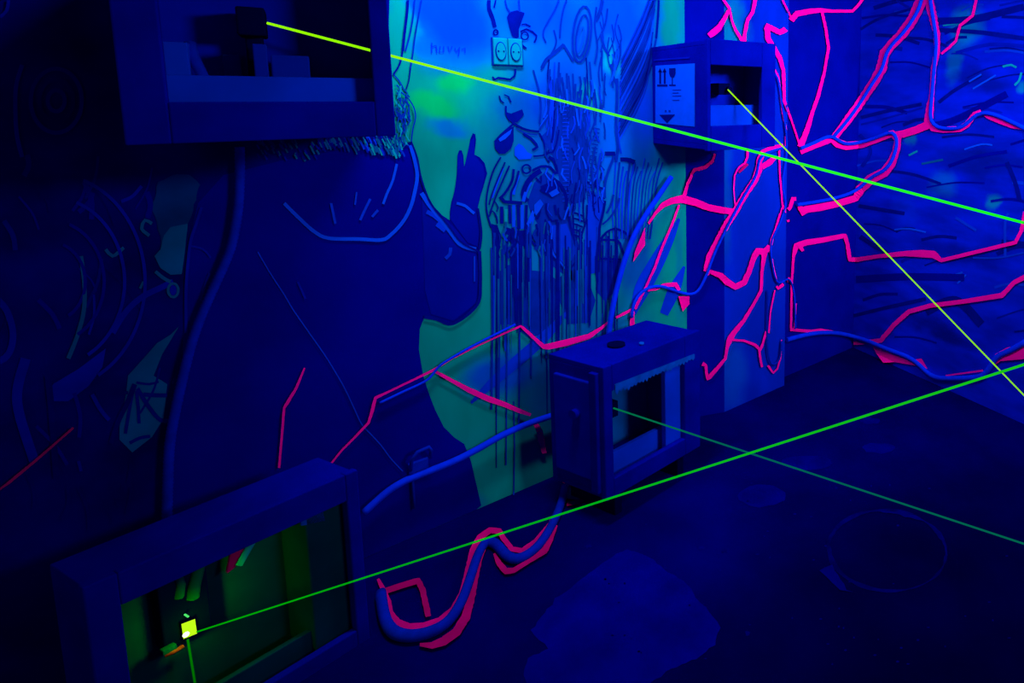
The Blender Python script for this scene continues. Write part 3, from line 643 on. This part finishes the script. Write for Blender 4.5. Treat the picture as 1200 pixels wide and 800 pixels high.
cable('cable', [(922,398),(950,391),(980,390),(1010,397),(1040,409),(1068,420),(1082,432),(1095,442),(1125,443),(1152,440),(1161,428),(1168,417),(1183,411),(1202,400)], .012,
      'blue hose sagging along the foot of the far wall', 'hose', extra=.003)
cable('cable', [(740,372),(744,352),(757,338),(775,335),(795,342),(815,344),(828,322),(836,300),(850,270),(862,247),(875,224),(887,204),(889,188),(895,180),(908,176),(922,172)], .0065,
      'blue cable following the pink vein up across the narrow painted pillar', 'cable')
cable('cable', [(903,80),(910,86),(913,98),(916,120),(920,145),(922,178),(917,215),(921,240),(912,265),(903,286),(906,315),(912,334),(924,325),(931,345),(932,385)], .0045,
      'thin blue cable zigzagging down the right edge of the pillar', 'cable')
cable('cable', [(900,340),(899,380),(900,415),(905,430),(913,425),(916,400)], .0045, 'short blue cable loop low on the pillar face', 'cable', k='cabledim')
cable('cable', [(445,472),(470,460),(503,444),(513,430),(540,413),(570,397),(604,380)], .0042, 'thin blue cable beside the long pink crack on the mural', 'cable', extra=.012)
cable('hose', [(281,172),(281,210),(279,245),(272,285),(262,312),(247,345),(233,378),(223,408),(213,448),(205,485),(199,520),(197,560),(196,600),(197,640)], .0105,
      'dull ribbed hose hanging from the upper left box down to the lower left box', 'hose', k='cabledim', ribs=.09, extra=.012, step=2.2)
cable('hose', [(427,600),(440,588),(455,575),(475,563),(500,553),(530,541),(560,526),(590,509),(620,496),(650,486),(680,477,.03)], .0115,
      'blue hose running between the two low boxes across the wall', 'hose', extra=.02)
cable('hose', [(787,207,.03),(775,225,.02),(758,250),(745,272),(735,296),(727,322),(720,350),(715,378),(712,408,.02)], .011,
      'blue hose curving down from the labelled box to the box below it', 'hose', extra=.02)
# hose lying on the floor
path = on_path([(446,694),(448,710),(452,728),(460,740),(480,745),(505,740),(525,728),(540,706),(550,680),(558,655),(566,638),(574,632),(582,636),(590,648),(602,656),(618,650),(632,638),(644,620),(653,602),(659,585),(662,570)], .0145, .002)
c = Col(); c.tube([p-path[0] for p in path], .0145, 'cabledim', 12)
o = c.build('hose'); o.location = path[0]; tag(o, 'thick blue hose snaking over the dark floor in front of the low boxes', 'hose')
# small pipe clamp above the hose
q = cast(490, 545, .0)[0]
g = empty('hose_clamp', q); tag(g, 'small blue bracket on the wall where the hose passes', 'bracket')
c = Col(); c.box((-.03, -.012, -.02), (.03, 0, .02), 'cabledim', .002); c.build('plate', g)
c = Col(); c.tube([V(p) for p in ((-.025, -.012, .0), (-.022, -.04, .05), (-.005, -.045, .075), (.03, -.045, .078), (.036, -.04, .06), (.036, -.012, .02))], .006, 'cabledim', 8); c.build('loop', g)
c = Col(); c.tube([V(p) for p in ((-.02, -.012, -.02), (-.02, -.014, -.14))], .004, 'cabledim', 8); c.build('wire', g)

# ------------------------------------------------------------------ wall outlet
p0, p1 = hit(576, 44, *WALL), hit(612, 77, *WALL)
wo, ho = p1.x-p0.x, p0.z-p1.z
g = empty('wall_outlet', V(((p0.x+p1.x)/2, YW-.005, (p0.z+p1.z)/2))); tag(g, 'double wall socket glowing pale green beside the painted eye', 'outlet')
for sx in (-1, 1):
    c = Col(); c.box((sx*wo*.25-wo*.24, -.008, -ho/2), (sx*wo*.25+wo*.24, .005, ho/2), 'outlet', .003); c.build('cover_plate', g)
c = Col(); c.box((-wo*.53, -.002, -ho*.54), (wo*.53, .005, ho*.52), 'ink2', .002); c.build('back_box', g)
for sx in (-1, 1):
    c = Col(); cx = sx*wo*.25
    ea, eb = wo*.15, ho*.31
    E = [[V((cx+ea*math.cos(6.2832*i/24), y, eb*math.sin(6.2832*i/24))) for i in range(24)] for y in (-.008, -.013)]
    c.face(E[1], 'outlet')
    for i in range(24): c.face([E[0][i], E[0][(i+1) % 24], E[1][(i+1) % 24], E[1][i]], 'outlet')
    s = c.build('socket', g)
    c = Col(); c.tube([V((cx+ea*1.05*math.cos(6.2832*i/24), -.010, eb*1.05*math.sin(6.2832*i/24))) for i in range(25)], .0028, 'ink2', 6); c.build('rim', s)
    c = Col()
    for dx in (-.009, .009): c.cyl((cx+dx, -.0145, 0), (cx+dx, -.0125, 0), .003, 'print', 10)
    c.build('pin_holes', s)

# ------------------------------------------------------------------ mirror / laser boxes
class Frame:
    """local axes of a box: x along its width, y into its depth, z up"""
    k = 0.0          # lean of the side boards: the back stands a little to the left of the front
    def __init__(s, o, ang, w, h, d):
        s.o = V(o); s.a = ang; s.w, s.h, s.d = w, h, d
        s.ux = V((math.cos(ang), math.sin(ang), 0)); s.uy = V((-math.sin(ang), math.cos(ang), 0))
    def local(s, px, py, y=0.0):
        q = hit(px, py, s.o+s.uy*y, s.uy)-s.o
        return V((q.dot(s.ux)-s.k*y, y, q.z))
    def world(s, p): return s.o+s.ux*(p[0]+s.k*p[1])+s.uy*p[1]+V((0, 0, p[2]))
def shell(fr, name, label, l, r, b, t, back='inside', inset=None, group='framed laser boxes of the maze'):
    """four boards, a front frame with an opening (x from l to r, z from b to t), a back panel"""
    w, h, d = fr.w, fr.h, fr.d; T = .018
    g = empty(name, fr.o, (0, 0, fr.a)); tag(g, label, 'box', group)
    c = Col()
    c.box((0, .02, 0), (w, d, T), 'wood', .002); c.box((0, .02, h-T), (w, d, h), 'wood', .002)
    c.box((0, .02, T), (T, d, h-T), 'wood', .002); c.box((w-T, .02, T), (w, d, h-T), 'wood', .002)
    c.build('housing', g)
    c = Col(); e = .004
    c.box((-e, 0, -e), (l, .02, h+e), 'wood', .003); c.box((r, 0, -e), (w+e, .02, h+e), 'wood', .003)
    c.box((l, 0, -e), (r, .02, b), 'wood', .003); c.box((l, 0, t), (r, .02, h+e), 'wood', .003)
    c.build('front_frame', g)
    yb = inset or d-.012
    c = Col(); c.box((T, yb, T), (w-T, yb+.010, h-T), back); c.build('back_panel', g)
    return g

# -- upper left
YU = YW-.56
fl, frr = hit(150, 169, V((0, YU, 0)), n_l), hit(461.5, 156, V((0, YU, 0)), n_l)
zb = (fl.z+frr.z)/2
UL = Frame((fl.x, YU, zb), 0.0, frr.x-fl.x, .48, .555)
L = UL.local; lx, rx = L(190, 60).x, L(435, 60).x
b_ = L(380, 119).z
gUL = shell(UL, 'laser_box', 'dark box high on the left wall, its laser starting inside', lx, rx, b_, .43, inset=.215)
c = Col(); z0, z1 = L(380, 119, .06).z-.005, L(380, 91, .06).z
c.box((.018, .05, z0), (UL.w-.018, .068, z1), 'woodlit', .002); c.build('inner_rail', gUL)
c = Col(); a, b2 = L(319, 90, .10), L(362, 66, .10)
c.box((a.x, .09, z1-.03), (b2.x, .16, b2.z), 'module', .003); lm = c.build('laser_module', gUL)
c = Col(); a, b2 = L(299, 90, .08), L(312, 52, .08); c.box((a.x, .075, z1-.04), (b2.x, .10, b2.z), 'module', .002); c.build('mounting_post', gUL)
c = Col(); a, b2 = L(264, 98, .2), L(282, 65, .2); c.box((a.x, .19, z1-.06), (b2.x, .21, b2.z), 'glassy', .002); c.build('green_plate', gUL)
c = Col(); c.tube([L(222, 50, .15), L(226, 66, .14), L(233, 80, .13), L(243, 100, .12)], .010, 'cabledim'); c.build('inner_cable', gUL)
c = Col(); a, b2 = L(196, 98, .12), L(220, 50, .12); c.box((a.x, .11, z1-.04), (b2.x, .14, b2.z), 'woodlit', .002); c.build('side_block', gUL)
s1 = UL.world(L(313, 27, .12)); a = L(313, 27, .12)
c = Col(); c.box((a.x-.05, .10, a.z-.03), (a.x-.002, .19, a.z+.03), 'blackplastic', .004); c.box((a.x-.04, .14, a.z-.25), (a.x-.01, .18, a.z), 'blackplastic', .004)
c.build('beam_emitter', gUL)

# -- upper right, with the shipping label
xr = hit(764, 100, V((0, YW, 0)), n_l).x
q = hit(830, 100, V((xr, 0, 0)), V((1, 0, 0)))
zt, zbm = hit(830, 46, V((xr, 0, 0)), V((1, 0, 0))).z, hit(830, 176, V((xr, 0, 0)), V((1, 0, 0))).z
q2 = hit(908, 100, V((0, q.y, 0)), n_l)
UR = Frame((xr, q.y, zbm), 0.0, q2.x-xr, zt-zbm, YW-q.y-.002)
L = UR.local
gUR = shell(UR, 'laser_box', 'dark box high beside the pillar with a white shipping label on its side', L(832, 100).x+.004, L(893, 100).x, L(860, 147).z, L(860, 77).z, inset=.175)
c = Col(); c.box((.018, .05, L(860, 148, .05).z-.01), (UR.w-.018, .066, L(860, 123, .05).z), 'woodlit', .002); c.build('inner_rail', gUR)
a = L(853, 105, .10)
c = Col(); c.box((a.x-.045, .10, a.z-.02), (a.x+.012, .17, a.z+.025), 'blackplastic', .003); c.cyl((a.x, .10, a.z), (a.x, .085, a.z), .012, 'blackplastic'); c.build('beam_emitter', gUR)
s2 = UR.world(L(853, 105, .085))
# label on the left side board
PS = (V((xr-.0015, 0, 0)), V((-1, 0, 0)))
def side(px, py, off=0.0):
    p = hit(px, py, V((xr-off, 0, 0)), V((1, 0, 0)))-UR.o
    return V((p.x, p.y, p.z))
def side_rect(c, x0, y0, x1, y1, x2, y2, x3, y3, k, off=.002, th=.0015):
    P = [side(x, y, off) for x, y in ((x0, y0), (x1, y1), (x2, y2), (x3, y3))]
    Q = [p+V((th, 0, 0)) for p in P]
    c.face(P, k); c.face(list(reversed(Q)), k)
    for i in range(4): c.face([P[i], P[(i+1) % 4], Q[(i+1) % 4], Q[i]], k)
c = Col(); side_rect(c, 768, 77, 814, 74.3, 814, 148.5, 768, 144, 'label'); lab = c.build('shipping_label', gUR)
c = Col()
for x in (773.5, 778.8):   # this-way-up arrows
    side_rect(c, x-1, 83, x+1, 83, x+1, 98, x-1, 98, 'print', .0036, .001)
    c.face([side(x, 79.5, .0036), side(x+2.4, 84.5, .0036), side(x-2.4, 84.5, .0036)], 'print')
side_rect(c, 770, 99, 782, 99, 782, 101, 770, 101, 'print', .0036, .001)
c.face([side(x, y, .0036) for x, y in ((784, 80), (791.5, 79.6), (791.5, 86), (790, 90), (788, 91), (785.5, 90), (784, 86))], 'print')   # fragile glass
side_rect(c, 787.2, 91, 788.2, 91, 788.2, 99, 787.2, 99, 'print', .0036, .001)
side_rect(c, 784, 99, 791.5, 99, 791.5, 100.5, 784, 100.5, 'print', .0036, .001)
for y, x1 in ((105, 798), (108.5, 795), (112, 798), (117, 796)): side_rect(c, 788, y, x1, y-.2, x1, y+.5, 788, y+.7, 'ink2', .0036, .001)
c.face([side(x, y, .0036) for x, y in ((772.5, 134.5), (791, 134), (781.5, 144))], 'print')
for x in (779, 783.5): side_rect(c, x, 129, x+2, 129, x+2, 131, x, 131, 'ink2', .0036, .001)
c.build('printed_symbols', lab)
c = Col(); side_rect(c, 766, 69.5, 808, 66.5, 808, 68.5, 766, 71.5, 'inside', .003, .002); c.build('side_slot', gUR)

# -- helper for the two low boxes, set at an angle to the wall
def low_frame(flt, frt, frb, s, d):
    """corners seen at front-left-top, front-right-top and front-right-bottom; s = fraction of the way from camera to the floor hit"""
    B = CAM+(on_floor(*frb)-CAM)*s
    r = ray(*frt); hz = math.hypot(B.x, B.y)/math.hypot(r.x, r.y); zt = CAM.z+r.z*hz
    A = on_floor(*flt, zt)
    dx = V((B.x-A.x, B.y-A.y, 0))
    return Frame((A.x, A.y, B.z), math.atan2(dx.y, dx.x), dx.length, zt-B.z, d)
def lean(g, k):
    for o in g.children_recursive:
        for v in o.data.vertices: v.co.x += k*v.co.y
# -- middle
MB = low_frame((708, 432), (822, 388), (820, 522), .93, .30)
MB.d, MB.k = .235, -.36
L = MB.local
gMB = shell(MB, 'laser_box', 'low dark box in the middle with frayed tape along its opening', L(719, 520).x, L(803, 470).x, L(755, 541).z, L(760, 440).z, back='glassy')
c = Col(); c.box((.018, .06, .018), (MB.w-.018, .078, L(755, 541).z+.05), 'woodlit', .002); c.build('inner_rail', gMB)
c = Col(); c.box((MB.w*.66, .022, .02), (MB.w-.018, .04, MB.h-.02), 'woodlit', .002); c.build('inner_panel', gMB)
c = Col()
n = 46; xa, xb = L(720, 460).x, L(813, 420).x
ta = [L(720, 450), L(814, 414)]; top = []; bot = []
for i in range(n+1):
    t = i/n; x = xa+(xb-xa)*t
    zt_ = ta[0].z+(ta[1].z-ta[0].z)*t
    hh = .040*(1-.45*t)*random.uniform(.75, 1.12) if i % 2 else .030*(1-.5*t)*random.uniform(.8, 1.1)
    top.append(V((x, -.004, zt_))); bot.append(V((x, -.004, zt_-hh)))
for i in range(n):
    q = [top[i], top[i+1], bot[i+1], bot[i]]; c.face(q, 'tape'); c.face([p+V((0, .003, 0)) for p in reversed(q)], 'tape')
c.build('frayed_tape', gMB)
# left side: recessed panel with hose entry
c = Col(); c.box((-.012, .05, .06), (.002, MB.d-.03, MB.h-.06), 'inside', .004); c.box((-.016, .02, .02), (0, .05, MB.h-.02), 'wood', .003); c.build('side_panel', gMB)
c = Col(); c.cyl((-.012, MB.d*.45, MB.h*.62), (-.03, MB.d*.45, MB.h*.62), .016, 'wood'); c.build('hose_grommet', gMB)
a = L(722, 479, .10)
s3 = MB.world(L(719, 478, .004))
c = Col(); c.box((.02, .10, a.z-.03), (a.x+.01, .15, a.z+.03), 'blackplastic', .003); c.build('beam_emitter', gMB)
for x in (.06, MB.w-.08):
    c = Col(); c.box((x, .03, -MB.o.z), (x+.03, MB.d-.01, .001), 'blackplastic', .002); c.build('support_leg', gMB)

q = on_floor(722, 404, MB.o.z+MB.h+.004)-MB.o
y_ = q.dot(MB.uy); x_ = q.dot(MB.ux)-MB.k*y_
c = Col(); c.cyl((x_, y_, MB.h+.002), (x_, y_, MB.h+.010), .028, 'blackplastic', 20); c.build('top_inlet', gMB)
c = Col(); c.cyl((x_+.05, y_-.06, MB.h+.002), (x_+.05, y_-.06, MB.h+.010), .008, 'tape', 12); c.build('bolt_head', gMB)
lean(gMB, MB.k)
# -- lower left
LB = low_frame((100, 690), (428, 549), (432, 748), 1.0, .22)
LB.d, LB.k = .15, -.36
L = LB.local
gLB = shell(LB, 'laser_box', 'nearest low dark box at bottom left lit green inside', L(147, 745).x, L(414, 680).x, L(413, 742).z, L(260, 655).z, back='lowlining')
c = Col(); zb_ = L(413, 742).z
c.box((.018, .045, .018), (LB.w-.018, .06, zb_+.04), 'lowlining', .002); c.build('inner_rail', gLB)
c = Col(); c.box((LB.w-.10, .03, .03), (LB.w-.02, LB.d-.015, LB.h-.03), 'lowlining', .003); c.build('inner_panel', gLB)
yb = LB.d-.05
c = Col(); a, b2 = L(193, 765, yb), L(245, 690, yb)
c.box((a.x, yb, a.z), (b2.x, LB.d-.012, LB.h-.03), 'blackplastic', .004); a3, b3 = L(192, 768, yb), L(213, 757, yb)
lmod = c.build('sensor_mount', gLB)
c = Col(); c.tube([L(237, 640, yb), L(233, 665, yb), L(228, 685, yb-.005), L(226, 700, yb)], .011, 'lowlining'); c.build('inner_cable', gLB)
c = Col(); c.tube([L(207, 670, yb), L(212, 685, yb), L(210, 700, yb)], .008, 'lowlining'); c.build('inner_cable', gLB)
c = Col(); c.tube([L(302, 625, yb), L(295, 636, yb-.01), L(288, 648, yb-.01), L(280, 662, yb-.01)], .007, 'teal'); c.build('inner_cable', gLB)
c = Col()
P = [L(x, y, yb-.004) for x, y in ((298, 628), (283, 632), (270, 650), (266, 672), (276, 664), (288, 645))]
c.face(P, 'pinkdim'); c.face([p+V((0, .006, 0)) for p in reversed(P)], 'pinkdim'); c.build('pink_strip', gLB)
c = Col()
P = [L(x, y, .03) for x, y in ((352, 604), (378, 597), (381, 610), (353, 616))]
c.face(P, 'tape'); c.face([p+V((0, .004, 0)) for p in reversed(P)], 'tape'); c.build('tape_scrap', gLB)
M['target'] = emit('lit_target', (.55, 1.0, .01), 1.0)
M['hot'] = emit('laser_spot', (.95, 1.0, .85), 2.2)
M['led'] = emit('green_led', (.1, 1.0, .2), .8)
yt = yb-.012
P = [L(x, y, yt) for x, y in ((212.5, 731), (228.5, 725), (231, 742), (215, 748.5))]
c = Col(); Q = [p+V((0, .010, 0)) for p in P]
c.face(P, 'target'); c.face(list(reversed(Q)), 'blackplastic')
for i in range(4): c.face([P[i], Q[i], Q[(i+1) % 4], P[(i+1) % 4]], 'blackplastic')
tg = c.build('beam_target', gLB); tag(tg, 'small square target lit yellow green')
c = Col(); pc = L(217.6, 743, yt); c.cyl(pc-V((0, .002, 0)), pc-V((0, .0005, 0)), .0058, 'hot', 20); c.build('hot_spot', tg)
c = Col(); pc = L(220, 722, yt); c.cyl(pc-V((0, .002, 0)), pc+V((0, .014, 0)), .0019, 'led', 12); c.build('indicator_light', gLB)
c = Col(); a, b2 = L(193, 768, yb-.01), L(214, 757, yb-.01)
c.tube([a, (a+b2)/2+V((0, -.004, .001)), b2], .0045, 'red', 8); c.build('red_wire', gLB)
c = Col(); c.box((a.x-.004, yb-.014, a.z+.003), (a.x+.02, yb, a.z+.016), 'lowlining', .002); c.build('terminal_block', gLB)
lean(gLB, LB.k)
s4 = LB.world(L(231, 740, yt-.004))
s5 = LB.world(L(220, 749, yt-.004))

# ------------------------------------------------------------------ laser beams
def beam(name, p, q, r0, r1, stops, label, ext=1.0):
    v = q-p; far = ext          # run on until the beam meets a wall or the floor
    c_ = [(XF-.01-p.x)/v.x if v.x > 0 else 99, (YB-p.y)/v.y if v.y < 0 else 99, (.004-p.z)/v.z if v.z < 0 else 99]
    far = max(ext, min(min(c_), 4.0)) if ext > 1.05 else ext
    stops = [(t*ext/far, k) for t, k in stops]
    if far > ext: stops[-1] = (1, stops[-1][1])
    r1 = max(.0008, r0+(r1-r0)*far/ext)
    q = p+v*far
    m = bpy.data.materials.new('laser_light'); m.use_nodes = True
    nt = m.node_tree; N = nt.nodes; N.remove(N['Principled BSDF'])
    e = N.new('ShaderNodeEmission'); tc = N.new('ShaderNodeTexCoord'); ln = N.new('ShaderNodeVectorMath'); ln.operation = 'LENGTH'
    mr = N.new('ShaderNodeMapRange'); mr.inputs[2].default_value = (q-p).length
    cr = N.new('ShaderNodeValToRGB'); el = cr.color_ramp.elements
    el[0].position, el[0].color = stops[0][0], (*stops[0][1], 1); el[1].position, el[1].color = stops[-1][0], (*stops[-1][1], 1)
    for s in stops[1:-1]: x = el.new(s[0]); x.color = (*s[1], 1)
    nt.links.new(tc.outputs['Object'], ln.inputs[0]); nt.links.new(ln.outputs['Value'], mr.inputs[0]); nt.links.new(mr.outputs[0], cr.inputs[0])
    nt.links.new(cr.outputs[0], e.inputs[0]); nt.links.new(e.outputs[0], N['Material Output'].inputs[0])
    c = Col(); n = 12; d = q-p
    mi = c.mi(m); a = d.normalized().orthogonal(); b = d.normalized().cross(a); rings = []
    for i in range(n+1):
        r = r0+(r1-r0)*i/n
        rings.append([c.bm.verts.new(d*(i/n)+(a*math.cos(6.2832*j/8)+b*math.sin(6.2832*j/8))*r) for j in range(8)])
    for A_, B_ in zip(rings, rings[1:]):
        for j in range(8): c.bm.faces.new((A_[j], A_[(j+1) % 8], B_[(j+1) % 8], B_[j]))
    c.bm.faces.new(list(reversed(rings[0]))); c.bm.faces.new(rings[-1])
    o = c.build(name); o.location = p
    return tag(o, label, 'laser beam', 'green laser beams')
zc = lambda p: (p-CAM).dot(fw)
def rr(px, z): return px/2*z/F
YG, GN = (.32, 1.0, .0), (.02, .95, .0)
q1 = at_depth(1200, 261, 2.05)
beam('laser_beam', s1, q1, rr(2.1, zc(s1)), rr(2.5, 2.05), [(0, YG), (.10, (.30, 1, .0)), (.22, (.13, 1, .03)), (.33, (.03, 1, .02)), (1, (.0, .9, .01))], 'bright green laser beam slanting from the upper left box across the mural', 1.22)
q2_ = at_depth(1200, 463, 1.55)
beam('laser_beam', s2, q2_, rr(1.4, zc(s2)), rr(1.3, 1.55), [(0, (.33, .85, .0)), (1, (.22, .75, .0))], 'thin yellow green laser beam falling steeply from the labelled box', 1.3)
q3 = at_depth(1200, 637, 1.35)
beam('laser_beam', s3, q3, rr(1.4, zc(s3)), rr(1.4, 1.35), [(0, (.0, .16, .06)), (.35, (.0, .11, .09)), (1, (.0, .20, .01))], 'faint thin green laser beam crossing the floor from the middle box', 1.2)
q4 = at_depth(1200, 427, 1.05)
beam('laser_beam', s4, q4, rr(1.7, zc(s4)), rr(3.0, 1.05), [(0, (.0, .32, .0)), (.45, (.0, .42, .01)), (1, (.03, .85, .0))], 'green laser beam rising right from the nearest low box', 1.2)
q5 = LB.world(L(228.5, 800, .06))
beam('laser_beam', s5, q5, .0015, .0015, [(0, (.0, .20, .0)), (1, (.0, .12, .0))], 'short dim green beam dropping below the lit square target', 1.02)

# ------------------------------------------------------------------ light
def area(name, loc, target, sx, sy, power, col, spread=180):
    d = bpy.data.lights.new(name, 'AREA'); d.shape = 'RECTANGLE'; d.size = sx; d.size_y = sy; d.energy = power; d.color = col
    d.spread = math.radians(spread)
    o = bpy.data.objects.new(name, d); C.objects.link(o); o.location = loc
    o.rotation_euler = (V(target)-V(loc)).to_track_quat('-Z', 'Y').to_euler()
    return o
UV = (1.25, .62, 1.0)
area('unseen_uv_light', (.52, 1.50, 2.45), (.60, 1.95, 1.2), .5, .08, 21, UV)
area('unseen_uv_light', (1.65, .45, 1.95), (2.4, 1.75, .9), .6, .1, 8.5, UV, 120)  # unseen lamp, added to bring up the pilaster and far wall
area('unseen_uv_light', (2.1, -1.3, 2.1), (1.65, 2.0, 1.95), .6, .3, 22, UV, 86)  # unseen fill, added to lift the box fronts and interiors
pl = bpy.data.lights.new('target_glow', 'POINT'); pl.energy = .5; pl.color = (.08, 1, .0); pl.shadow_soft_size = .008
po = bpy.data.objects.new('target_glow', pl); C.objects.link(po); po.location = LB.world(L(221, 742, yt-.035))
w = bpy.data.worlds.new('world'); bpy.context.scene.world = w; w.use_nodes = True
bg = w.node_tree.nodes['Background']; bg.inputs[0].default_value = (.02, .02, .6, 1); bg.inputs[1].default_value = .16

sc = bpy.context.scene
sc.view_settings.view_transform = 'Standard'; sc.view_settings.look = 'None'
sc.view_settings.exposure = 0; sc.view_settings.gamma = 1; sc.view_settings.use_curve_mapping = False
sc.cycles.use_denoising = True
